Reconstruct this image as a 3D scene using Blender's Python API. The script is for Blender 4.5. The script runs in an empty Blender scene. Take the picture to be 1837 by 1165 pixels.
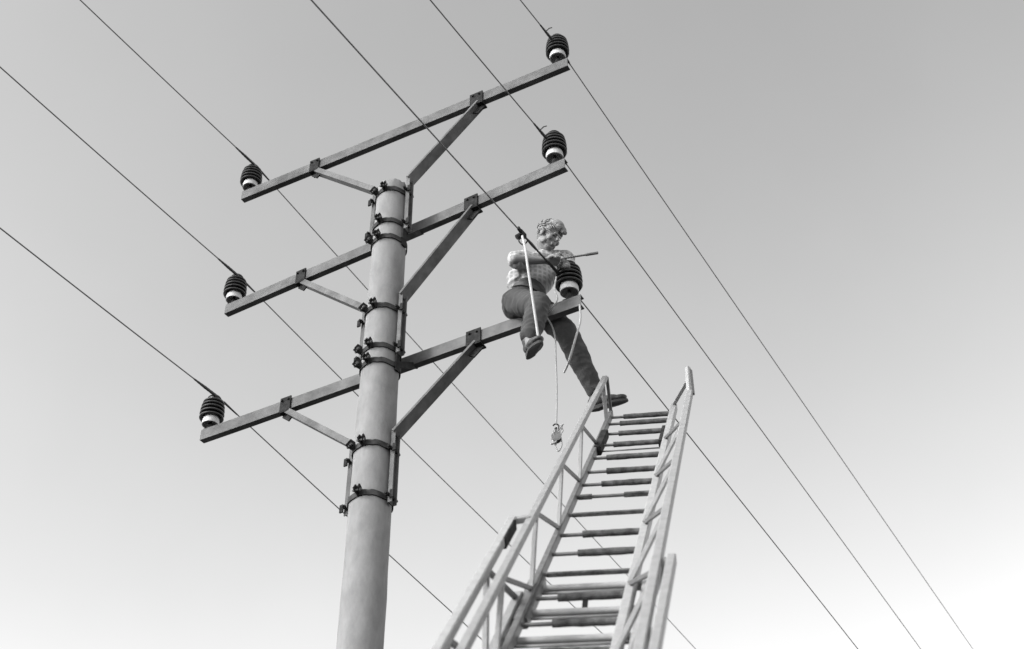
import bpy, bmesh, math, random
from mathutils import Vector, Matrix, noise
R = math.radians
random.seed(7)
S = bpy.context.scene
COL = S.collection

# ------------------------------------------------------------------ camera, sky, sun, exposure
PITCH, ROLL, FPX = .6828, -.0046, 2433.7
cam_d = bpy.data.cameras.new('camera'); cam = bpy.data.objects.new('camera', cam_d); COL.objects.link(cam)
CP = Vector((0, 0, 1.6))
F = Vector((0, math.cos(PITCH), math.sin(PITCH)))
R0 = Vector((1, 0, 0)); U0 = R0.cross(F)
RX = R0*math.cos(ROLL) + U0*math.sin(ROLL); UX = U0*math.cos(ROLL) - R0*math.sin(ROLL)
M3 = Matrix((RX, UX, -F)).transposed()
cam.matrix_world = Matrix.Translation(CP) @ M3.to_4x4()
cam_d.sensor_width = 36; cam_d.sensor_fit = 'HORIZONTAL'; cam_d.lens = 36*FPX/1837
cam_d.clip_start = .05; cam_d.clip_end = 5000
cam_d.dof.use_dof = True; cam_d.dof.focus_distance = 10.4; cam_d.dof.aperture_fstop = 2.5
S.camera = cam

SUN_EL, SUN_AZ = R(31), R(-121)          # azimuth clockwise from +Y (the view direction)
world = bpy.data.worlds.new('World'); S.world = world; world.use_nodes = True
nt = world.node_tree; nt.nodes.clear()
sky = nt.nodes.new('ShaderNodeTexSky'); sky.sky_type = 'NISHITA'; sky.sun_disc = False
sky.sun_elevation = SUN_EL; sky.sun_rotation = SUN_AZ
sky.air_density = 1.0; sky.dust_density = 1; sky.ozone_density = 1.0; sky.altitude = 100
sep = nt.nodes.new('ShaderNodeSeparateColor')
mx = nt.nodes.new('ShaderNodeMath'); mx.operation = 'MULTIPLY'; mx.inputs[1].default_value = .30   # a film that of mixed colour response
m2 = nt.nodes.new('ShaderNodeMath'); m2.operation = 'MULTIPLY_ADD'; m2.inputs[1].default_value = .40
m3 = nt.nodes.new('ShaderNodeMath'); m3.operation = 'MULTIPLY_ADD'; m3.inputs[1].default_value = .30
bg = nt.nodes.new('ShaderNodeBackground'); bg.inputs[1].default_value = .15
wo = nt.nodes.new('ShaderNodeOutputWorld')
L = nt.links.new
L(sky.outputs[0], sep.inputs[0]); L(sep.outputs[0], mx.inputs[0])
L(sep.outputs[1], m2.inputs[0]); L(mx.outputs[0], m2.inputs[2])
L(sep.outputs[2], m3.inputs[0]); L(m2.outputs[0], m3.inputs[2])
pw = nt.nodes.new('ShaderNodeMath'); pw.operation = 'POWER'; pw.inputs[1].default_value = 1.38
wtc = nt.nodes.new('ShaderNodeTexCoord'); wn = nt.nodes.new('ShaderNodeTexNoise'); wn.inputs['Scale'].default_value = 4; wn.inputs['Detail'].default_value = 6
wr = nt.nodes.new('ShaderNodeMapRange'); wr.inputs[3].default_value = .97; wr.inputs[4].default_value = 1.03      # thin uneven veil of haze
wr.inputs[1].default_value = .3; wr.inputs[2].default_value = .7
wm = nt.nodes.new('ShaderNodeMath'); wm.operation = 'MULTIPLY'
wmp = nt.nodes.new('ShaderNodeMapping'); wmp.inputs['Location'].default_value = (3.1, .7, 1.9)
L(wtc.outputs['Generated'], wmp.inputs[0]); L(wmp.outputs[0], wn.inputs[0]); L(wn.outputs[0], wr.inputs[0])
L(m3.outputs[0], pw.inputs[0]); L(pw.outputs[0], wm.inputs[0]); L(wr.outputs[0], wm.inputs[1]); L(wm.outputs[0], bg.inputs[0]); L(bg.outputs[0], wo.inputs[0])

sun_d = bpy.data.lights.new('sun', 'SUN'); sun_d.energy = 1.25; sun_d.angle = R(12); sun_d.color = (1, 1, 1)
sun = bpy.data.objects.new('sun', sun_d); COL.objects.link(sun)
sd = Vector((math.sin(SUN_AZ)*math.cos(SUN_EL), math.cos(SUN_AZ)*math.cos(SUN_EL), math.sin(SUN_EL)))
sun.rotation_euler = sd.to_track_quat('Z', 'Y').to_euler()
S.view_settings.view_transform = 'Standard'; S.view_settings.look = 'None'
S.view_settings.gamma = 1; S.view_settings.exposure = 1.13

# ------------------------------------------------------------------ helpers
def at(x, y, d):
    """point seen at pixel (x, y) of the photograph at depth d metres along the view axis"""
    return CP + (F + RX*((x-918.5)/FPX) - UX*((y-582.5)/FPX))*d

def V(*a): return Vector(a)

def mat(name, base, rough=.7, metal=0., var=.25, scale=8., bump=0., bscale=40., streak=None, spec=.4, lo=None):
    m = bpy.data.materials.new(name); m.use_nodes = True
    n = m.node_tree; p = n.nodes['Principled BSDF']
    p.inputs['Roughness'].default_value = rough; p.inputs['Metallic'].default_value = metal
    p.inputs['Specular IOR Level'].default_value = spec
    tc = n.nodes.new('ShaderNodeTexCoord'); mp = n.nodes.new('ShaderNodeMapping')
    n.links.new(tc.outputs['Object'], mp.inputs[0])
    if streak: mp.inputs['Scale'].default_value = streak
    t = n.nodes.new('ShaderNodeTexNoise'); t.inputs['Scale'].default_value = scale; t.inputs['Detail'].default_value = 7
    t.inputs['Roughness'].default_value = .65
    n.links.new(mp.outputs[0], t.inputs[0])
    r = n.nodes.new('ShaderNodeValToRGB')
    a = base*(1-var); b = base*(1+var)
    r.color_ramp.elements[0].position = .33; r.color_ramp.elements[1].position = .67
    r.color_ramp.elements[0].color = (a, a, a, 1); r.color_ramp.elements[1].color = (b, b, b, 1)
    n.links.new(t.outputs[0], r.inputs[0]); n.links.new(r.outputs[0], p.inputs['Base Color'])
    if bump:
        t2 = n.nodes.new('ShaderNodeTexNoise'); t2.inputs['Scale'].default_value = bscale; t2.inputs['Detail'].default_value = 5
        n.links.new(tc.outputs['Object'], t2.inputs[0])
        bp = n.nodes.new('ShaderNodeBump'); bp.inputs['Strength'].default_value = bump; bp.inputs['Distance'].default_value = .01
        n.links.new(t2.outputs[0], bp.inputs['Height']); n.links.new(bp.outputs[0], p.inputs['Normal'])
    return m

MAT = dict(
    concrete=mat('concrete', .175, .95, var=.15, scale=6, bump=.25, bscale=60, streak=(2, 2, .9), spec=.2),
    steel=mat('galvanised_steel', .09, .8, var=.38, scale=5, spec=.2),
    dark_steel=mat('rusty_dark_steel', .022, .95, var=.5, scale=20, bump=.1, spec=.1),
    band=mat('band_steel', .035, .9, var=.5, scale=20, bump=.1, spec=.15),
    glaze=mat('dark_glaze', .022, .30, var=.3, scale=15, spec=.6),
    porcelain=mat('white_porcelain', .36, .4, var=.08, scale=15),
    wire=mat('conductor', .12, .6, var=.3, scale=40),
    tie=mat('tie_wire', .03, .6, var=.3, scale=40),
    alu=mat('painted_rail', .20, .6, var=.14, scale=22),
    alu_pale=mat('pale_rail', .25, .6, var=.14, scale=25),  # lighter tone of the rail grey
    alu_dark=mat('dark_rail', .10, .6, var=.25, scale=25),  # darker tone of the rail grey, set part by part
    rubber=mat('rubber', .07, .9, var=.6, scale=22, bump=.2, bscale=60, spec=.2),
    skin=mat('skin', .15, .6, var=.12, scale=20),
    hair=mat('hair', .19, .9, var=.2, scale=25, spec=.15),
    trouser=mat('trouser_cloth', .036, .95, var=.35, scale=9, bump=.35, bscale=28),
    shoe=mat('shoe_leather', .03, .6, var=.4, scale=25, bump=.3),
    sole=mat('shoe_sole', .03, .8, var=.2),
    belt=mat('belt_leather', .03, .6, var=.3),
    rope=mat('rope', .36, .9, var=.1, scale=60),
    rope_grey=mat('old_rope', .24, .9, var=.15, scale=60),
    grass=mat('grass', .05, .95, var=.5, scale=1.2, bump=.6, bscale=15),
    glove=mat('glove', .30, .9, var=.2, scale=30),
    eye=mat('eye', .04, .3, var=.1),
)
def shirt_mat():
    m = bpy.data.materials.new('checked_shirt'); m.use_nodes = True
    n = m.node_tree; p = n.nodes['Principled BSDF']; p.inputs['Roughness'].default_value = .9
    tc = n.nodes.new('ShaderNodeTexCoord')
    def wv(dirn, sc):
        w = n.nodes.new('ShaderNodeTexWave'); w.bands_direction = dirn; w.inputs['Scale'].default_value = sc
        w.inputs['Distortion'].default_value = 2.5; w.inputs['Detail'].default_value = 2
        n.links.new(tc.outputs['Object'], w.inputs[0]); return w
    a = wv('X', 9); b = wv('Z', 9)
    ad = n.nodes.new('ShaderNodeMath'); ad.operation = 'MAXIMUM'
    n.links.new(a.outputs[1], ad.inputs[0]); n.links.new(b.outputs[1], ad.inputs[1])
    r = n.nodes.new('ShaderNodeValToRGB')
    r.color_ramp.elements[0].position = .3; r.color_ramp.elements[0].color = (.19, .19, .19, 1)
    r.color_ramp.elements[1].position = 1.0; r.color_ramp.elements[1].color = (.31, .31, .31, 1)
    n.links.new(ad.outputs[0], r.inputs[0]); n.links.new(r.outputs[0], p.inputs['Base Color'])
    t2 = n.nodes.new('ShaderNodeTexNoise'); t2.inputs['Scale'].default_value = 26
    n.links.new(tc.outputs['Object'], t2.inputs[0])
    bp = n.nodes.new('ShaderNodeBump'); bp.inputs['Strength'].default_value = .4; bp.inputs['Distance'].default_value = .012
    n.links.new(t2.outputs[0], bp.inputs['Height']); n.links.new(bp.outputs[0], p.inputs['Normal'])
    return m
MAT['shirt'] = shirt_mat()

def link(name, bm, m, parent=None, smooth=False, auto=None):
    me = bpy.data.meshes.new(name); bmesh.ops.recalc_face_normals(bm, faces=bm.faces); bm.to_mesh(me); bm.free()
    for k in (m if isinstance(m, (list, tuple)) else [m]): me.materials.append(k)
    if smooth:
        me.polygons.foreach_set('use_smooth', [True]*len(me.polygons))
        if auto is not None: me.set_sharp_from_angle(angle=R(auto))
    o = bpy.data.objects.new(name, me); COL.objects.link(o)
    if parent:
        o.parent = parent; o.matrix_parent_inverse = Matrix.Identity(4)
        # meshes are written in world coordinates: bring them into the parent's frame
        inv = world_of(parent).inverted(); me.transform(inv)
    return o
def world_of(o):
    m = Matrix.LocRotScale(o.location, o.rotation_euler, o.scale)
    while o.parent:
        o = o.parent; m = Matrix.LocRotScale(o.location, o.rotation_euler, o.scale) @ m
    return m
def tag(o, label, cat, group=None):
    o['label'] = label; o['category'] = cat
    if group: o['group'] = group
    return o
def empty(name, loc, label, cat, group=None):
    o = bpy.data.objects.new(name, None); COL.objects.link(o); o.location = loc; o.empty_display_size = .2
    return tag(o, label, cat, group)

def frame(p, q, up=V(0, 0, 1)):
    z = (q-p).normalized(); x = up.cross(z)
    if x.length < 1e-4: x = V(1, 0, 0).cross(z)
    x.normalize(); y = z.cross(x); return x, y, z
def prism(bm, prof, p, q, X, Y, mi=0):
    """sweep closed profile [(x,y)] from p to q using axes X, Y"""
    a = [bm.verts.new(p + X*u + Y*v) for u, v in prof]; b = [bm.verts.new(q + X*u + Y*v) for u, v in prof]
    n = len(prof); fs = [bm.faces.new((a[i], a[(i+1) % n], b[(i+1) % n], b[i])) for i in range(n)]
    fs.append(bm.faces.new(a[::-1])); fs.append(bm.faces.new(b))
    for f in fs: f.material_index = mi
def bar(bm, p, q, w, h, up=V(0, 0, 1)):
    X, Y, Z = frame(p, q, up); w /= 2; h /= 2; c = min(w, h)*.25
    prism(bm, [(-w+c, -h), (w-c, -h), (w, -h+c), (w, h-c), (w-c, h), (-w+c, h), (-w, h-c), (-w, -h+c)], p, q, X, Y)
def tube(bm, pts, r, n=10, cap=True):
    """r number or list"""
    rings = []; k = len(pts); prevx = None
    for i, p in enumerate(pts):
        t = (pts[min(i+1, k-1)] - pts[max(i-1, 0)]).normalized()
        if prevx is None:
            x = V(0, 0, 1).cross(t)
            if x.length < .05: x = V(1, 0, 0).cross(t)
        else: x = prevx - t*prevx.dot(t)
        x.normalize(); prevx = x; y = t.cross(x)
        rr = r[i] if isinstance(r, (list, tuple)) else r
        rings.append([bm.verts.new(p + x*math.cos(a)*rr + y*math.sin(a)*rr) for a in [2*math.pi*j/n for j in range(n)]])
    for A, B in zip(rings, rings[1:]):
        for j in range(n): bm.faces.new((A[j], A[(j+1) % n], B[(j+1) % n], B[j]))
    if cap: bm.faces.new(rings[0][::-1]); bm.faces.new(rings[-1])
def lathe(bm, prof, c, Z=V(0, 0, 1), n=40, mi=0):
    X = Z.orthogonal().normalized(); Y = Z.cross(X)
    rings = [[bm.verts.new(c + Z*z + X*math.cos(2*math.pi*j/n)*r + Y*math.sin(2*math.pi*j/n)*r) for j in range(n)] for r, z in prof]
    for A, B in zip(rings, rings[1:]):
        for j in range(n): bm.faces.new((A[j], A[(j+1) % n], B[(j+1) % n], B[j])).material_index = mi
    bm.faces.new(rings[0][::-1]).material_index = mi; bm.faces.new(rings[-1]).material_index = mi
def smooth_path(pts, k=6):
    out = []
    P = [pts[0]]+list(pts)+[pts[-1]]
    for i in range(1, len(P)-2):
        for j in range(k):
            t = j/k; a, b, c, d = P[i-1], P[i], P[i+1], P[i+2]
            out.append(.5*((2*b)+(c-a)*t+(2*a-5*b+4*c-d)*t*t+(3*b-a-3*c+d)*t**3))
    out.append(pts[-1]); return out
def channel(bm, p, q, h, d, t, Hdir, Ddir):
    """U channel: web of height h on the outer face, flanges of depth d"""
    prism(bm, [(0, 0), (h, 0), (h, d), (h-t, d), (h-t, t), (t, t), (t, d), (0, d)], p, q, Hdir, Ddir)

# ------------------------------------------------------------------ ground
bm = bmesh.new()
N = 60
for i in range(N+1):
    for j in range(N+1):
        x = (i/N-.5)*2; y = (j/N-.5)*2
        X = math.copysign(abs(x)**2.5, x)*3000; Y = math.copysign(abs(y)**2.5, y)*3000
        z = noise.noise(V(X*.05, Y*.05, 0))*.12*min(1, (abs(X)+abs(Y))/20)
        bm.verts.new((X, Y, z))
bm.verts.ensure_lookup_table()
for i in range(N):
    for j in range(N):
        a = i*(N+1)+j; bm.faces.new([bm.verts[k] for k in (a, a+N+1, a+N+2, a+1)])
g = link('ground', bm, MAT['grass'], smooth=True); g['kind'] = 'structure'

# ------------------------------------------------------------------ the pole
PX = -.977
POLE = V(PX, 8, 0)
W0 = V(math.cos(1.0595), math.sin(1.0595), 0)         # the way the line runs
A0 = V(-W0.y, W0.x, 0)                                 # along the crossarms, to the far left end
pole = empty('utility_pole', POLE, 'tall round concrete pole with three steel crossarms, pale with stains', 'utility pole')
def pr(z): # radius at height
    pts = [(0, .185), (5.4, .151), (6.5, .147), (7.5, .142), (8.87, .134), (9.56, .128)]
    for (a, b), (c, d) in zip(pts, pts[1:]):
        if z <= c: return b+(d-b)*(z-a)/(c-a)
    return .128
bm = bmesh.new()
prof = [(pr(z)+.0015*math.sin(z*9), z) for z in [i*.2 for i in range(48)]]+[(.128, 9.50), (.124, 9.545), (.118, 9.562), (.07, 9.568), (.0688, 9.54)]
lathe(bm, prof, POLE, n=64)
for v in bm.verts:
    if v.co.z > .1:
        d = V(v.co.x-PX, v.co.y-8, 0); k = noise.noise(v.co*4)*.003 + (noise.noise(v.co*25)*.012 if v.co.z > 9.5 else 0)
        v.co += d.normalized()*k; 
        if v.co.z > 9.53: v.co.z += noise.noise(v.co*30)*.022
link('pole_shaft', bm, MAT['concrete'], pole, True, 40)

def prad(ang): # unit vector round the pole: 0 faces the camera, positive to the picture's left
    return V(-math.sin(ang), -math.cos(ang), 0)
def band(z, ears, plate_ang=None):
    bm = bmesh.new(); r = pr(z)+.004; n = 48
    for lo, hi, ra, rb in ((-.021, .021, r, r+.008),):
        ring = []
        for j in range(n):
            d = prad(2*math.pi*j/n); zz = z + .006*math.sin(j*.7)
            ring.append([bm.verts.new(POLE+d*rr+V(0, 0, zz+dz)) for rr, dz in ((ra, lo), (rb, lo), (rb, hi), (ra, hi))])
        for j in range(n):
            A, B = ring[j], ring[(j+1) % n]
            for k in range(4): bm.faces.new((A[k], A[(k+1) % 4], B[(k+1) % 4], B[k]))
    o = link('clamp_band', bm, MAT['band'], pole, True, 30)
    for e in ears:
        bm = bmesh.new()
        c = POLE+V(0, 0, z)
        for s in (-1, 1):
            d = prad(e + s*.075); t = V(-d.y, d.x, 0)
            b = c + d*r
            prof = [b+V(0, 0, -.022), b+d*.045+V(0, 0, -.006), b+d*.072+V(0, 0, .012), b+d*.050+V(0, 0, .05), b+d*.012+V(0, 0, .038)]
            va = [bm.verts.new(p-t*.005) for p in prof]; vb = [bm.verts.new(p+t*.005) for p in prof]
            m = len(prof)
            for i in range(m): bm.faces.new((va[i], va[(i+1) % m], vb[(i+1) % m], vb[i]))
            bm.faces.new(va[::-1]); bm.faces.new(vb)
        link('band_lug', bm, MAT['dark_steel'], o)
        bm = bmesh.new(); d = prad(e); t = V(-d.y, d.x, 0); b = c+d*(r+.045)+V(0, 0, .005)
        tube(bm, [b-t*.034, b+t*.034], .007, 8)
        for s in (-1, 1): tube(bm, [b+t*s*.019, b+t*s*.027], .012, 6)
        link('bolt', bm, MAT['steel'], o)
    return o
EL = .42; ER = 1.35
LEFTANG = 1.2   # toward the braces
for z, ears in ((9.43, (.35, 1.0)), (9.075, (.5,)), (8.90, (.5, 1.1)), (8.185, (.4, 1.0)), (7.80, (.45, 1.15)), (7.66, (.5, 1.1)),
                (6.93, (.4, 1.0)), (6.52, (.4,))):
    band(z, ears)

CAPZ = .115
def insulator(par, c, arm_top):
    """c: point on the arm top under the insulator axis"""
    bm = bmesh.new()
    prof = [(.030, .075), (.054, .03), (.062, .0), (.069, .002), (.070, .03), (.066, .060), (.058, .086), (.030, .092)]
    lathe(bm, prof, c, n=40, mi=1)
    # glazed sheds, each with a drip edge
    zs = [(.100, .066), (.101, .104), (.099, .142), (.095, .178), (.088, .212)]
    prof = [(.050, .082)]
    for r, z in zs:
        prof += [(r-.036, z+.014), (r-.006, z-.006), (r, z-.001), (r-.001, z+.008), (r-.014, z+.017), (r-.038, z+.024)]
    prof += [(.052, .240), (.046, .248), (.048, .258), (.056, .266), (.046, .280), (.02, .285)]
    lathe(bm, prof, c, n=48, mi=0)
    o = link('insulator', bm, [MAT['glaze'], MAT['porcelain']], par, True, 50)
    return o
ARMS = [ # azimuth, z, reach left, reach right, gussets, bend heights, band foot
    (1.085, 10.464, 1.848, 1.532, (1.024, -.66), 9.57, 9.02),
    (1.030, 9.189, 1.919, 1.509, (1.072, -.65), 8.30, 7.76),
    (1.062, 7.806, 1.891, 1.569, (1.033, -.684), 7.03, 6.47)]
ARMH, ARMD = .10, .055
ARM_ENDS = []
for k, (az, z, rl, rr, gus, zb, zf) in enumerate(ARMS):
    w = V(math.cos(az), math.sin(az), 0); a = V(-w.y, w.x, 0)
    base = POLE + W0*.2 + V(0, 0, z)
    bm = bmesh.new()
    channel(bm, base+a*rl, base-a*rr, ARMH, ARMD, .007, V(0, 0, 1), w)
    bmesh.ops.subdivide_edges(bm, edges=[e for e in bm.edges if e.calc_length() > 1], cuts=14)
    for v in bm.verts: v.co += w*noise.noise(v.co*1.3)*.004
    arm = link('crossarm', bm, MAT['steel'], pole)
    for s, ext in ((1, rl-.062), (-1, rr-.10)):
        c = base + a*s*ext + w*.027 + V(0, 0, ARMH)
        # bracket: short steel seat and pin
        bm = bmesh.new()
        bar(bm, c+a*.045+V(0, 0, .0035), c-a*.045+V(0, 0, .0035), .052, .008)
        tube(bm, [c+V(0, 0, -.09), c+V(0, 0, .10)], .011, 10); tube(bm, [c+V(0, 0, .006), c+V(0, 0, .05)], .024, 12)
        tube(bm, [c+V(0, 0, -.03), c+V(0, 0, -.012)], .022, 6)
        link('insulator_pin', bm, MAT['dark_steel'], arm)
        ins = insulator(arm, c+V(0, 0, .072 if s < 0 else .042), 0)
    for gi, s in enumerate(gus):
        sg = 1 if s > 0 else -1
        c = base + a*s
        # clamp: plate over the web and a tongue hanging below it to take the brace
        bm = bmesh.new()
        f = c - w*.008
        hw = .062 if sg < 0 else .05
        bar(bm, f+a*hw+V(0, 0, .052), f-a*hw+V(0, 0, .052), .012, .128)
        bar(bm, f+a*hw+V(0, 0, -.018)+w*.04, f-a*hw+V(0, 0, -.018)+w*.04, .09, .014)
        for q in (-.03, .03):
            tube(bm, [f+a*q+V(0, 0, .085)-w*.02, f+a*q+V(0, 0, .085)], .010, 6)
        link('clamp_plate', bm, MAT['dark_steel'], arm)
        # brace, bent so it runs down the pole's side through two bands
        side = POLE + a*sg*(pr(zb)+.036) + V(0, 0, zb)
        foot = POLE + a*sg*(pr(zf)+.036) + V(0, 0, zf)
        top = c + w*.03 + V(0, 0, -.03)
        bm = bmesh.new()
        dirn = (top-side).normalized()
        nrm = dirn.cross(w).normalized()
        if nrm.z > 0: nrm = -nrm
        wd, th = (.105, .020) if sg < 0 else (.074, .048)
        wv = nrm.cross(dirn).normalized()
        # diagonal channel, its web turned down
        over = dirn*.05
        prof = [(-wd/2, 0), (wd/2, 0), (wd/2, -th), (wd/2-.007, -th), (wd/2-.007, -.007), (-wd/2+.007, -.007), (-wd/2+.007, -th), (-wd/2, -th)]
        prism(bm, prof, side-dirn*.0, top+over, wv, nrm)
        # foot along the pole
        fx = -w; o2 = a*sg
        prism(bm, [(-.032, -.02), (.032, -.02), (.032, .014), (.025, .014), (.025, -.012), (-.025, -.012), (-.025, .014), (-.032, .014)],
              side+V(0, 0, .045), foot, fx, o2)
        br = link('brace', bm, MAT['steel'], pole)
        bm = bmesh.new()
        t1 = top + dirn*.0 + nrm*.006
        bar(bm, t1-dirn*.085, t1+dirn*.03, .105 if sg < 0 else .07, .012, up=w)
        X = None
        link('brace_plate', bm, MAT['dark_steel'], br)
        # bolts that tie the foot to the bands
        for zz in (zb-.13, zf+.05):
            bm = bmesh.new(); b = POLE + a*sg*(pr(zz)+.03) + V(0, 0, zz)
            tube(bm, [b-w*.085, b+w*.06], .010, 8)
            tube(bm, [b-w*.07, b-w*.055], .016, 6); tube(bm, [b+w*.035, b+w*.045], .016, 6)
            bar(bm, b-w*.05+V(0, 0, -.03)+a*sg*.03, b-w*.05+V(0, 0, .03)+a*sg*.03, .03, .012, up=w)
            link('foot_bolt', bm, MAT['dark_steel'], br)
# side straps that carry the two lower arms behind the pole
for k in (1, 2):
    az, z = ARMS[k][:2]; w = V(math.cos(az), math.sin(az), 0); a = V(-w.y, w.x, 0)
    for sg in (-1, 1):
        bm = bmesh.new(); zz = 8.90 if k == 1 else 7.66
        p0 = POLE+a*sg*(pr(z)+.012)+V(0, 0, zz); p1 = POLE+W0*.25+a*sg*(pr(z)+.012)+V(0, 0, z+.02)
        bar(bm, p0-w*.02, p1, .01, .05, up=V(0, 0, 1))
        bar(bm, p0+V(0, 0, -.05), p0+V(0, 0, .22), .012, .05, up=w)
        link('arm_strap', bm, MAT['dark_steel'], pole)

# ------------------------------------------------------------------ the six conductors
WIRES = [ # anchor, azimuth back, fwd, slopes back/fwd, curvature back/fwd, label
    ((.41, 7.495, 10.736), 1.0576, 1.0583, .1628, .0038, .0038, .0002, 'thin dark line on the right insulator of the topmost crossarm'),
    ((.339, 7.439, 9.454), 1.0584, 1.0647, .1186, .0055, .0037, -.0005, 'thin dark line on the right insulator of the middle crossarm'),
    ((.398, 7.462, 8.061), 1.0592, 1.0669, .0752, -.0015, .0000, -.0008, 'thin dark line passing in front of the lineman, on the lowest right insulator'),
    ((-2.375, 8.961, 10.792), 1.0594, 1.0590, .0600, -.0758, .0036, .0010, 'thin dark line on the left insulator of the topmost crossarm'),
    ((-2.393, 9.089, 9.522), 1.0598, 1.0584, .0367, -.0741, .0040, .0029, 'thin dark line on the left insulator of the middle crossarm'),
    ((-2.393, 9.019, 8.158), 1.0596, 1.0581, .0248, -.0892, .0027, .0016, 'thin dark line on the left insulator of the lowest crossarm')]
def wire_pt(W, t):
    A, ab, af, sb, sf, cb, cf = W[0], *W[1:7]
    az, s, c = (ab, sb, cb) if t < 0 else (af, sf, cf)
    return V(A[0]+math.cos(az)*t, A[1]+math.sin(az)*t, A[2]+s*t+c*t*t)
WIRES = [((CP+(V(*W[0])-CP)*k)[:], W[1], W[2], W[3], W[4], W[5]/k, W[6]/k, W[7]) for W, k in zip(WIRES, (1.010, 1.011, 1.013, 1.008, 1.008, 1.009))]
for W in WIRES:
    ts = [-30+i*.5 for i in range(60)]+[0]+[.5*i for i in range(1, 151)]
    ts = sorted(set(ts+[-.3, -.15, -.07, .07, .15, .3]))
    bm = bmesh.new(); tube(bm, [wire_pt(W, t) for t in ts], .0052, 8)
    o = link('power_line', bm, MAT['wire'], None, True); tag(o, W[7], 'power line', 'conductors strung over the pole')
    # tie: thicker wrap with a loose end, on the near side of the insulator
    bm = bmesh.new()
    tt = [-.34+.02*i for i in range(15)]
    tube(bm, [wire_pt(W, t)+V(0, 0, -.001) for t in tt], [.006+.006*min(1, i/7)+(.0012 if i % 2 else 0) for i in range(len(tt))], 8)
    if W[0][0] > 0:
        p = wire_pt(W, -.24); tube(bm, [p, p+V(.03, -.01, .03), p+V(.055, -.005, .045)], .005, 6)
    tt = [.04+.02*i for i in range(10)]
    tube(bm, [wire_pt(W, t)+V(0, 0, -.001) for t in tt], [.010-.0004*i for i in range(len(tt))], 8)
    # loop round the insulator's neck
    c = V(*W[0]); 
    link('tie_wire', bm, MAT['tie'], o, True)

# ------------------------------------------------------------------ extending ladder
T = V(.9038, 7.7607, 7.1140); LU = V(.1674, .6598, .7325).normalized()
LR = V(.9804, -.1894, -.0535).normalized(); LN = V(-.1034, -.7272, .6786).normalized()
LW, LH = .408, .28
lad = empty('extending_ladder', T-LU*9.3, 'long pale metal extending ladder with truss handrails leaning up toward the lineman', 'ladder')
FL, FR = .016, .190
def LP(x, s, h): return T + LR*x - LU*s + LN*h
s_end = 9.45
hw = LW/2
def rail(name, p, q, w, h, m, up=None):
    bm = bmesh.new(); bar(bm, p, q, w, h, up=up or LN)
    n = max(2, int((q-p).length/.35))
    return link(name, bm, m, lad)
# inner section
rail('side_rail', LP(-hw-.012, -.02, .0), LP(-hw-.012, s_end, .0), .03, .052, MAT['alu_dark'])
rail('side_rail', LP(hw+.020, -.10, .0), LP(hw+.020, s_end, .0), .042, .055, MAT['alu_pale'])
rail('handrail', LP(-hw-FL, .10, LH), LP(-hw-FL, s_end, LH), .036, .036, MAT['alu'])
rail('handrail', LP(hw+FR, .84, LH), LP(hw+FR, s_end, LH), .04, .045, MAT['alu'])
# top posts
bm = bmesh.new(); bar(bm, LP(-hw-.012, -.02, .02), LP(-hw-FL+.012, .08, LH), .022, .022, LU); link('end_post', bm, MAT['alu_dark'], lad)
bm = bmesh.new(); bar(bm, LP(-hw-.012, .28, .02), LP(-hw-FL, .25, LH), .026, .026, LU); link('end_post', bm, MAT['alu'], lad)
bm = bmesh.new(); bar(bm, LP(hw+.02, -.08, .02), LP(hw+FR-.03, .42, LH), .024, .024, LU); link('end_post', bm, MAT['alu'], lad)
bm = bmesh.new(); h0 = LP(hw+FR, .86, LH); tip = at(1234, 661, (LP(hw+FR, .15, LH)-CP).dot(F)); bar(bm, h0, tip, .030, .032, LU); link('rail_horn', bm, MAT['alu_pale'], lad)
bm = bmesh.new(); bar(bm, h0+LR*.021, tip+LR*.019-LU*.06, .011, .026, LU); link('rail_edge', bm, MAT['alu_dark'], lad)
# zigzag struts
k = 0
while True:
    c0 = .93+.9*k; h0 = 1.5+.9*k; c1 = c0+.9
    if c1 > s_end: break
    for sx, fl in ((-1, FL), (1, FR)):
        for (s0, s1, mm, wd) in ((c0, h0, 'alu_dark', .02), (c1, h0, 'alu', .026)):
            bm = bmesh.new(); x0 = sx*(hw+.014); x1 = sx*(hw+fl)
            bar(bm, LP(x0, s0, .02), LP(x1, s1, LH-.012), wd, wd*.8, LR); link('strut', bm, MAT[mm], lad)
    k += 1
# rungs with rubber sleeves
RUNGS = [.09, .298, .595, .903, 1.233, 1.564, 1.847, 2.10, 2.441, 2.79, 3.09, 3.388] + [3.70+.31*i for i in range(18)]
for i, s in enumerate(RUNGS):
    bm = bmesh.new(); tube(bm, [LP(-hw-.004, s, -.004), LP(hw+.004, s, -.004)], .0095, 12)
    rg = link('rung', bm, MAT['alu_dark'], lad, True, 40)
    bm = bmesh.new()
    j = random.uniform(-.012, .012)
    if i in (7,):
        bar(bm, LP(-hw+.01, s, -.003), LP(-hw+.085, s, -.003), .026, .026, LN)
        link('rubber_sleeve', bm, MAT['rubber'], rg); bm = bmesh.new()
        bar(bm, LP(.06, s, -.003), LP(hw-.004, s, -.003), .028, .026, LN)
    elif i in (8, 11): 
        bar(bm, LP(-hw+.02, s, -.003), LP(hw-.004, s, -.003), .021, .021, LN)
    else:
        x0 = -hw+.12+j if i > 4 else -hw+.09+j
        ks = [x0+(hw-.004-x0)*q/9 for q in range(10)]
        tube(bm, [LP(x, s+random.uniform(-.001, .001), -.003) for x in ks], [.0175+random.uniform(-.0012, .0012) for x in ks], 12)
    link('rubber_sleeve', bm, MAT['rubber'], rg)
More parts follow.
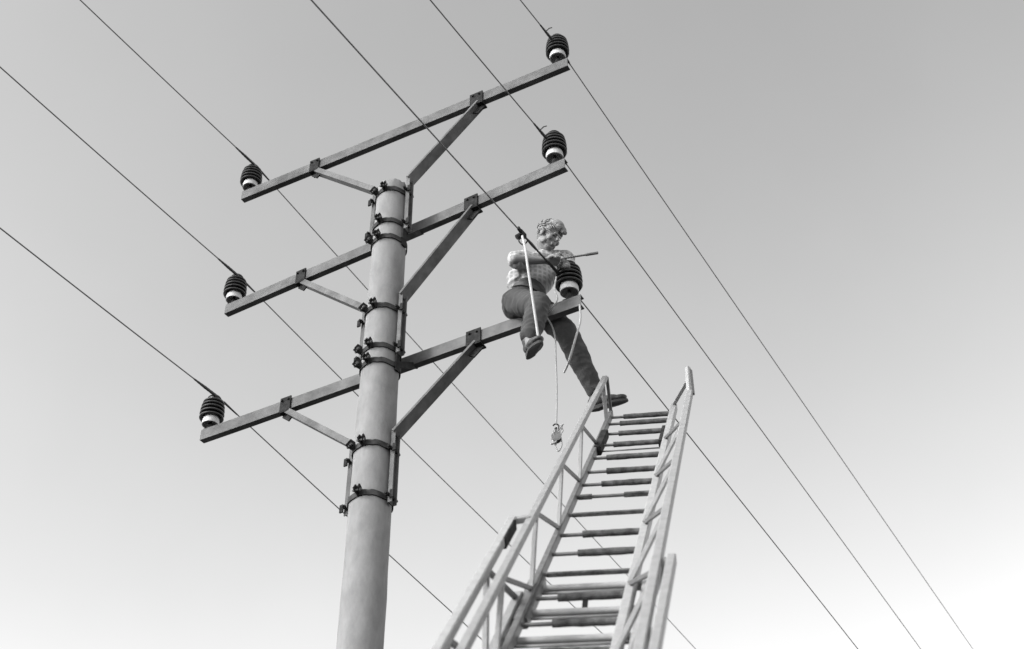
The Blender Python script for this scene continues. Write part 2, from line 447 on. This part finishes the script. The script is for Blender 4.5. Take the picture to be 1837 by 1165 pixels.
# thin tie bar and a guide block
bm = bmesh.new(); tube(bm, [LP(-hw, 1.04, -.01), LP(hw, 1.04, -.01)], .0048, 8); link('tie_bar', bm, MAT['alu_dark'], lad, True)
bm = bmesh.new(); bar(bm, LP(-hw+.006, .60, .0), LP(-hw+.006, 1.06, .0), .05, .06, LN); link('guide_block', bm, MAT['dark_steel'], lad)
bm = bmesh.new(); bar(bm, LP(hw-.012, .57, .0), LP(hw-.012, .98, .0), .024, .05, LN); link('guide_block', bm, MAT['dark_steel'], lad)
# outer section, a little wider and lower, starting part-way down
OX = .07
s0 = 3.5
rail('side_rail', LP(-hw-OX, s0+.15, -.02), LP(-hw-OX, s_end, -.02), .04, .075, MAT['alu'])
rail('side_rail', LP(hw+OX+.01, s0, -.02), LP(hw+OX+.01, s_end, -.02), .032, .055, MAT['alu_pale'])
rail('handrail', LP(-hw-.095, 3.48, LH+.01), LP(-hw-.095, s_end, LH+.01), .04, .042, MAT['alu_pale'])
rail('handrail', LP(hw+FR+.06, 4.14, LH+.01), LP(hw+FR+.02, s_end, LH+.01), .036, .045, MAT['alu'])
bm = bmesh.new(); bar(bm, LP(-hw-.11, 3.49, LH+.01), LP(-hw-FL, 3.46, LH+.01), .03, .03, LN)
link('end_bracket', bm, MAT['alu'], lad)
bm = bmesh.new(); bar(bm, LP(-hw-.080, 3.53, LH+.005), LP(-hw-.080, 3.80, LH+.005), .022, .05, LN); link('guide_block', bm, MAT['dark_steel'], lad)
bm = bmesh.new(); bar(bm, LP(-hw-.02, 3.42, -.02), LP(-hw-.02, 3.95, -.02), .075, .05, LN); link('guide_block', bm, MAT['alu_dark'], lad)
k = 0
while s0+.2+.75*k+.8 < s_end:
    c0 = s0+.2+.75*k; h0 = c0+.42; c1 = c0+.75
    for sx, xo, ho in ((-1, hw+OX, hw+.095), (1, hw+OX+.01, hw+FR+.035)):
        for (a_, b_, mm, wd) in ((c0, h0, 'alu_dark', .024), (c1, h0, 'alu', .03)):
            bm = bmesh.new(); bar(bm, LP(sx*xo, a_, .0), LP(sx*ho, b_, LH), wd, wd*.8, LR); link('strut', bm, MAT[mm], lad)
    k += 1
for i in range(19):
    s = 3.50+.31*i
    bm = bmesh.new(); tube(bm, [LP(-hw-OX, s, -.03), LP(hw+OX, s, -.03)], .016, 12)
    rg = link('rung', bm, MAT['alu_pale'], lad, True, 40)
    if i % 1 == 0:
        bm = bmesh.new(); tube(bm, [LP(-hw-OX, s+.05, -.035), LP(hw+OX, s+.05, -.035)], .007, 8)
        link('tie_bar', bm, MAT['alu'], lad, True)
bm = bmesh.new(); bar(bm, LP(.03, 3.69, -.005), LP(.03, 3.79, -.045), .022, .02, LN); tube(bm, [LP(.03, 3.78, -.05), LP(.01, 3.84, -.06)], .008, 8); link('pawl', bm, MAT['dark_steel'], lad)

# ------------------------------------------------------------------ the lineman
def capsule(bm, p, q, r0, r1, n=14):
    c = bmesh.new()
    k = max(2, int((q-p).length/ (min(r0, r1)*.6))+1)
    for P, r in ((p, r0), (q, r1)):
        bmesh.ops.create_icosphere(c, subdivisions=3, radius=r, matrix=Matrix.Translation(P))
    res = bmesh.ops.convex_hull(c, input=c.verts)
    dead = [g for g in c.verts if not g.link_faces]
    inner = [e for e in res['geom_interior'] if isinstance(e, bmesh.types.BMVert)]
    bmesh.ops.delete(c, geom=list(set(dead+inner)), context='VERTS')
    me = bpy.data.meshes.new('t'); c.to_mesh(me); bm.from_mesh(me); bpy.data.meshes.remove(me); c.free()
def blob(bm, c, rx, ry, rz, rot=None):
    m = Matrix.Translation(c) @ (rot.to_4x4() if rot else Matrix.Identity(4)) @ Matrix.Diagonal((rx, ry, rz, 1))
    bmesh.ops.create_icosphere(bm, subdivisions=3, radius=1, matrix=m)
def remesh(name, bm, m, parent, vox=.008, smooth=6, disp=0., dscale=8.):
    me = bpy.data.meshes.new(name+'_raw'); bm.to_mesh(me); bm.free()
    o = bpy.data.objects.new('tmp', me); COL.objects.link(o)
    rm = o.modifiers.new('r', 'REMESH'); rm.mode = 'VOXEL'; rm.voxel_size = vox
    sm = o.modifiers.new('s', 'SMOOTH'); sm.iterations = smooth; sm.factor = .5
    dg = bpy.context.evaluated_depsgraph_get(); ev = o.evaluated_get(dg)
    b2 = bmesh.new(); b2.from_mesh(ev.to_mesh()); ev.to_mesh_clear()
    bpy.data.objects.remove(o); bpy.data.meshes.remove(me)
    if disp:
        b2.normal_update()
        mv = []
        for v in b2.verts:
            c = v.co*dscale; c2 = V(c.x*1.1+c.z*.5, c.y, c.z*1.9-c.x*.6)
            k = noise.noise(c)*.6 + (.45-abs(noise.noise(c2*.9))*2.2)*.55
            mv.append((v, v.normal*k*disp))
        for v, d in mv: v.co += d
    return link(name, b2, m, parent, True)

pelvis = at(943, 543, 9.95)
chest = at(962, 497, 10.08)
neck = at(980, 458, 10.16)
headc = at(985, 425, 10.16)
shR = at(938, 468, 10.00); shL = at(1013, 466, 10.22)
elR = at(924, 466, 9.73); haR = at(980, 468, 9.80)
elL = at(1022, 494, 10.02); haL = at(1018, 478, 9.88)
hipR = at(930, 543, 9.84); knR = at(967, 546, 9.44); anR = at(949, 608, 9.14)
hipL = at(962, 550, 10.06); knL = at(1016, 598, 9.84); anL = at(1072, 708, 9.70)
toeR = anR + V(.08, -.19, -.12); toeL = anL + V(.25, -.01, -.03)
person = empty('person', pelvis, 'lineman in checked shirt and dark trousers sitting astride the end of the lowest crossarm', 'person')

# axes of the head: looks down toward the picture's left and the camera
hf = V(.62, -.46, -.58).normalized(); hr = hf.cross(V(0, 0, 1)).normalized(); hu = hr.cross(hf).normalized()
def HP(r, f, u): return headc + hr*r + hf*f + hu*u        # r = his right ... picture left
body = bmesh.new()
rotH = Matrix((hr, hf, hu)).transposed()
blob(body, HP(0, -.012, .035), .074, .092, .080, rotH)      # skull
blob(body, HP(0, .035, -.03), .056, .052, .066, rotH)       # face
blob(body, HP(0, .050, -.082), .034, .030, .024, rotH)      # chin
blob(body, HP(0, .084, .022), .046, .014, .012, rotH)       # brow
blob(body, HP(0, .098, -.012), .011, .018, .018, rotH)      # nose
capsule(body, HP(0, .086, .018), HP(0, .106, -.014), .008, .011)
capsule(body, HP(-.016, .088, -.048), HP(.016, .088, -.048), .007, .007)
capsule(body, HP(-.013, .086, -.060), HP(.013, .086, -.060), .008, .008)
for s in (-1, 1):
    blob(body, HP(s*.076, -.008, -.005), .010, .020, .032, rotH)
    blob(body, HP(s*.042, .062, -.022), .022, .022, .024, rotH)
    blob(body, HP(s*.056, .020, -.055), .016, .034, .030, rotH)
capsule(body, HP(0, -.02, -.05), neck, .056, .058)
capsule(body, neck, chest, .062, .11)
capsule(body, shR, shL, .05, .05); capsule(body, chest, pelvis, .115, .12)
def arm_limb(sh, el, ha, up):
    capsule(body, sh, el, .045, .037); 
    mid = el.lerp(ha, .35); capsule(body, el, mid, .036, .037); capsule(body, mid, ha, .036, .025)
arm_limb(shR, elR, haR, 0); arm_limb(shL, elL, haL, 0)
def leg(h, k, a, t):
    capsule(body, h, k, .078, .055); mid = k.lerp(a, .3); capsule(body, k, mid, .05, .052); capsule(body, mid, a, .052, .036)
    capsule(body, a, a+V(0, 0, -.03), .034, .030); capsule(body, a+V(0, 0, -.04), (a+V(0, 0, -.045)).lerp(t, .5), .028, .02)
leg(hipR, knR, anR, toeR); leg(hipL, knL, anL, toeL)
def hand(wr, fwd, palmn, grip, curl=1.15):
    """wr wrist, fwd along the palm, palmn out of the palm, fingers curl toward palmn"""
    fwd = fwd.normalized(); palmn = (palmn - fwd*palmn.dot(fwd)).normalized(); sd_ = fwd.cross(palmn)
    kn = wr + fwd*.085
    for i, (o_, l) in enumerate(((-.032, .070), (-.011, .080), (.011, .075), (.031, .060))):
        capsule(body, wr+sd_*o_*.55+fwd*.01, kn+sd_*o_, .014, .0115)
        p = kn+sd_*o_; ang = .35; 
        for seg in (.45, .32, .27):
            d = fwd*math.cos(ang)+palmn*math.sin(ang); q = p+d*l*seg
            capsule(body, p, q, .0098, .0088); p = q; ang += curl*(1+.08*i)
    tb = wr+fwd*.025-sd_*.03
    t1 = tb+(fwd*.6-sd_*.55+palmn*.55).normalized()*.038; t2 = t1+(fwd*.35+sd_*.1+palmn*.9).normalized()*.03
    capsule(body, tb, t1, .016, .012); capsule(body, t1, t2, .0115, .009)
hand(haR, V(1, .15, .12), V(0, -.5, -1), None)
hand(haL, V(-.6, -.2, .55), V(-.2, -.9, -.3), None)
bod = remesh('body', body, MAT['skin'], person, .0055, 4)

# eyes and brows
eb = bmesh.new()
for s in (-1, 1): blob(eb, HP(s*.031, .077, .004), .012, .008, .006, rotH)
link('eyes', eb, MAT['eye'], person, True)

# hair: a tousled mop of curved locks over a cap
hb = bmesh.new()
blob(hb, HP(0, -.022, .050), .084, .096, .080, rotH)
blob(hb, HP(0, -.055, .01), .070, .058, .070, rotH)
rnd = random.Random(3)
blob(hb, HP(0, .074, .082), .058, .036, .030, rotH); blob(hb, HP(-.02, .10, .068), .030, .020, .020, rotH)
blob(hb, HP(.02, .04, .10), .055, .06, .035, rotH)
for i in range(30):
    th = rnd.uniform(0, 2*math.pi); ph = rnd.uniform(-.1, 1.4)
    d = hr*math.cos(th)*math.cos(ph)+hf*math.sin(th)*math.cos(ph)+hu*math.sin(ph)
    c = HP(0, -.022, .045)+V(0, 0, 0)+hr*d.dot(hr)*.082+hf*d.dot(hf)*.094+hu*d.dot(hu)*.080
    if d.dot(hf) > .55 and d.dot(hu) < .45: continue
    r = rnd.uniform(.018, .032); c = c-d*r*.55; blob(hb, c, r, r*rnd.uniform(.7, 1.3), r)
hair = remesh('hair', hb, MAT['hair'], person, .005, 3, .004, 34)
sb = bmesh.new()
for i in range(420):
    th = rnd.uniform(0, 2*math.pi); ph = rnd.uniform(-.45, 1.5)
    d = (hr*math.cos(th)*math.cos(ph)+hf*math.sin(th)*math.cos(ph)+hu*math.sin(ph))
    if d.dot(hf) > .5 and d.dot(hu) < .35: continue
    if d.dot(hu) < 0 and d.dot(hf) > -.1: continue
    p = HP(0, -.022, .045)+hr*d.dot(hr)*.088+hf*d.dot(hf)*.10+hu*d.dot(hu)*.086
    flow = hf*.8 - hr*.3 + V(rnd.uniform(-.25, .25), rnd.uniform(-.25, .25), rnd.uniform(-.3, .15))
    wv_ = noise.noise(p*14)*1.2; flow = flow + hu*wv_
    tan = (flow - d*flow.dot(d)).normalized()
    p = p-d*.004; q = p+d*.005+tan*.026; s2 = q-d*.006+tan*.028
    tube(sb, [p, q, s2], [.0060, .0055, .0015], 6)
link('hair_locks', sb, MAT['hair'], hair, True)

# shirt
sh = bmesh.new()
waist = at(947, 522, 9.98)
capsule(sh, chest, waist, .138, .122); capsule(sh, waist, pelvis+V(0, 0, .06), .120, .128)
capsule(sh, shR, chest, .080, .125); capsule(sh, shL, chest, .080, .125)
capsule(sh, shR, shL, .072, .072); capsule(sh, neck+V(0, 0, -.025), chest, .075, .13)
capsule(sh, shR, shR.lerp(elR, .85), .072, .068); capsule(sh, shL, shL.lerp(elL, .55), .072, .066)
blob(sh, at(925, 505, 9.98), .07, .08, .10)
shirt = remesh('shirt', sh, MAT['shirt'], person, .009, 6, .016, 9)
cb = bmesh.new()
lathe(cb, [(.070, -.02), (.078, -.015), (.073, .02), (.064, .022)], neck+V(0, 0, -.005), Z=(headc-neck).normalized(), n=28)
link('collar', cb, MAT['shirt'], shirt, True)
# trousers
tr = bmesh.new()
blob(tr, at(927, 545, 9.97), .115, .13, .12)
capsule(tr, waist+V(0, 0, -.03), pelvis, .134, .135)
capsule(tr, hipR, knR, .105, .082); capsule(tr, knR, anR.lerp(knR, .5), .083, .078); capsule(tr, anR.lerp(knR, .5), anR.lerp(knR, .10), .078, .072)
capsule(tr, hipL, knL, .110, .088); capsule(tr, knL, knL.lerp(anL, .5), .088, .080); capsule(tr, knL.lerp(anL, .5), knL.lerp(anL, .93), .080, .066)
tro = remesh('trousers', tr, MAT['trouser'], person, .008, 7, .013, 9)
bb = bmesh.new(); 
ax = (chest-pelvis).normalized()
lathe(bb, [(.133, -.018), (.141, -.016), (.141, .016), (.133, .018)], waist+V(0, 0, -.045), Z=ax, n=48); link('belt', bb, MAT['belt'], tro, True, 40)
# shoes
def shoe(an, toe, up):
    f = (toe-an); f = (f-up*f.dot(up)).normalized(); s = f.cross(up)
    b = bmesh.new()
    base = an - up*.065
    rot = Matrix((s, f, up)).transposed()
    blob(b, base-f*.045+up*.012, .036, .042, .040, rot)
    capsule(b, base-f*.02+up*.05, base-f*.01+up*.01, .045, .040)
    blob(b, base+f*.07+up*.004, .045, .075, .034, rot)
    blob(b, base+f*.14-up*.004, .043, .060, .026, rot)
    o = remesh('shoe', b, MAT['shoe'], person, .006, 4)
    b = bmesh.new(); n = 24; lo = []; hi = []
    for j in range(n):
        a = 2*math.pi*j/n; y = math.sin(a)*.145+.055; x = math.cos(a)*(.045 if y > .05 else .036)
        c = base+s*x+f*y-up*.028; lo.append(b.verts.new(c-up*(.013 if y > 0 else .024))); hi.append(b.verts.new(c+up*.004))
    for j in range(n): b.faces.new((lo[j], lo[(j+1) % n], hi[(j+1) % n], hi[j]))
    b.faces.new(lo[::-1]); b.faces.new(hi)
    link('sole', b, MAT['sole'], o)
shoe(anR, toeR, V(-.15, -.30, .93).normalized()); shoe(anL, toeL, V(-.22, -.16, .95).normalized())

# ------------------------------------------------------------------ ropes and tools
WL = WIRES[2]
cl = wire_pt(WL, -.66)
clamp = empty('wire_clamp', cl, 'small dark grip clamped on the line above the lineman\'s raised hand', 'clamp')
bm = bmesh.new(); d = (wire_pt(WL, -.6)-wire_pt(WL, -.7)).normalized()
bar(bm, cl-d*.035, cl+d*.03, .024, .040); bar(bm, cl-d*.07+V(0, 0, .01), cl-d*.02, .016, .03)
tube(bm, [cl+V(-.02, 0, -.01), cl+V(-.045, 0, -.03)], .02, 8)
link('jaw', bm, MAT['dark_steel'], clamp)
bm = bmesh.new(); tube(bm, smooth_path([cl+V(0, 0, -.02), cl+V(-.03, 0, -.06), cl+V(0, 0, -.10), cl+V(.03, 0, -.06), cl+V(0, 0, -.02)]), .005, 6)
link('shackle', bm, MAT['dark_steel'], clamp, True)
bm = bmesh.new()
w1 = [wire_pt(WL, -.60+i*.028)+V(0, 0, -.004) for i in range(17)]
tube(bm, w1, [.0055+.006*math.exp(-((i-2.5)/2.4)**2)+.0025*math.exp(-((i-10)/4)**2) for i in range(17)], 8)
tag(link('preformed_wrap', bm, MAT['tie'], None, True), 'thick dark wrap round the line between the clamp and the insulator', 'wire wrap')

def rope(name, pts, r, m, label):
    b = bmesh.new(); tube(b, smooth_path(pts, 8), r, 8); return tag(link(name, b, m, None, True), label, 'rope')
rope('rope', [at(937, 424, 9.48), at(942, 445, 9.36), at(947, 480, 9.24), at(956, 540, 9.10), at(966, 607, 8.97)], .009, MAT['rope'],
     'white rope hanging taut from the line clamp down past the lineman\'s knee')
rope('rope', [at(998, 497, 9.66), at(995, 520, 9.60), at(1000, 537, 9.55), at(988, 556, 9.55), at(980, 566, 9.6), at(990, 585, 9.62), at(996, 607, 9.60), at(997, 640, 9.5), at(999, 700, 9.3), at(998, 762, 9.1)], .0055, MAT['rope_grey'],
     'thin grey rope looping from the insulator foot and down to the pulley block')
rope('rope', [at(1040, 548, 9.58), at(1041, 575, 9.52), at(1033, 605, 9.45), at(1020, 650, 9.45), at(1012, 668, 9.62)], .008, MAT['rope'],
     'short pale rope from the arm end crossing the lineman\'s lower leg')
blk = at(998, 785, 9.05)
pb = empty('pulley_block', blk, 'small pulley block with hook hanging on a thin rope left of the ladder', 'pulley block')
bm = bmesh.new()
for s in (-1, 1): lathe(bm, [(.012, 0), (.034, .001), (.034, .006), (.012, .007)], blk+V(0, s*.018, 0), Z=V(0, 1, 0), n=20)
link('cheek', bm, MAT['alu_dark'], pb, True, 40)
bm = bmesh.new(); lathe(bm, [(.01, -.012), (.028, -.012), (.020, 0), (.028, .012), (.01, .012)], blk+V(0, .003, 0), Z=V(0, 1, 0), n=20); link('sheave', bm, MAT['dark_steel'], pb, True)
bm = bmesh.new(); tube(bm, smooth_path([blk+V(0, 0, .03), blk+V(0, 0, .07), blk+V(.02, 0, .09), blk+V(0, 0, .11), blk+V(-.02, 0, .095)]), .005, 6); link('hook', bm, MAT['dark_steel'], pb, True)
rope('rope', [blk+V(.03, 0, 0), blk+V(.035, 0, -.06), blk+V(.01, 0, -.11), blk+V(-.015, 0, -.05), blk+V(-.03, 0, .0)], .005, MAT['rope_grey'],
     'short loop of thin rope through the pulley block')
bt = []
for i in range(26):
    a = i*1.9; bt.append(blk+V(.05*math.sin(a)*math.cos(i*.5), .02*math.cos(a*1.3), .02+.075*math.sin(a*.71+1)))
rope('rope', bt, .0040, MAT['rope_grey'], 'pale tangle of rope knotted round the small pulley block')
bm = bmesh.new(); p = at(984, 468, 9.80); q = at(1072, 454, 9.98)
tube(bm, [p, p.lerp(q, .75), p.lerp(q, .76), q], [.008, .008, .0115, .0115], 10)
tag(link('lever_bar', bm, MAT['alu_dark'], None, True, 40), 'thin metal lever held by the lineman, its end sticking out to the right', 'tool')
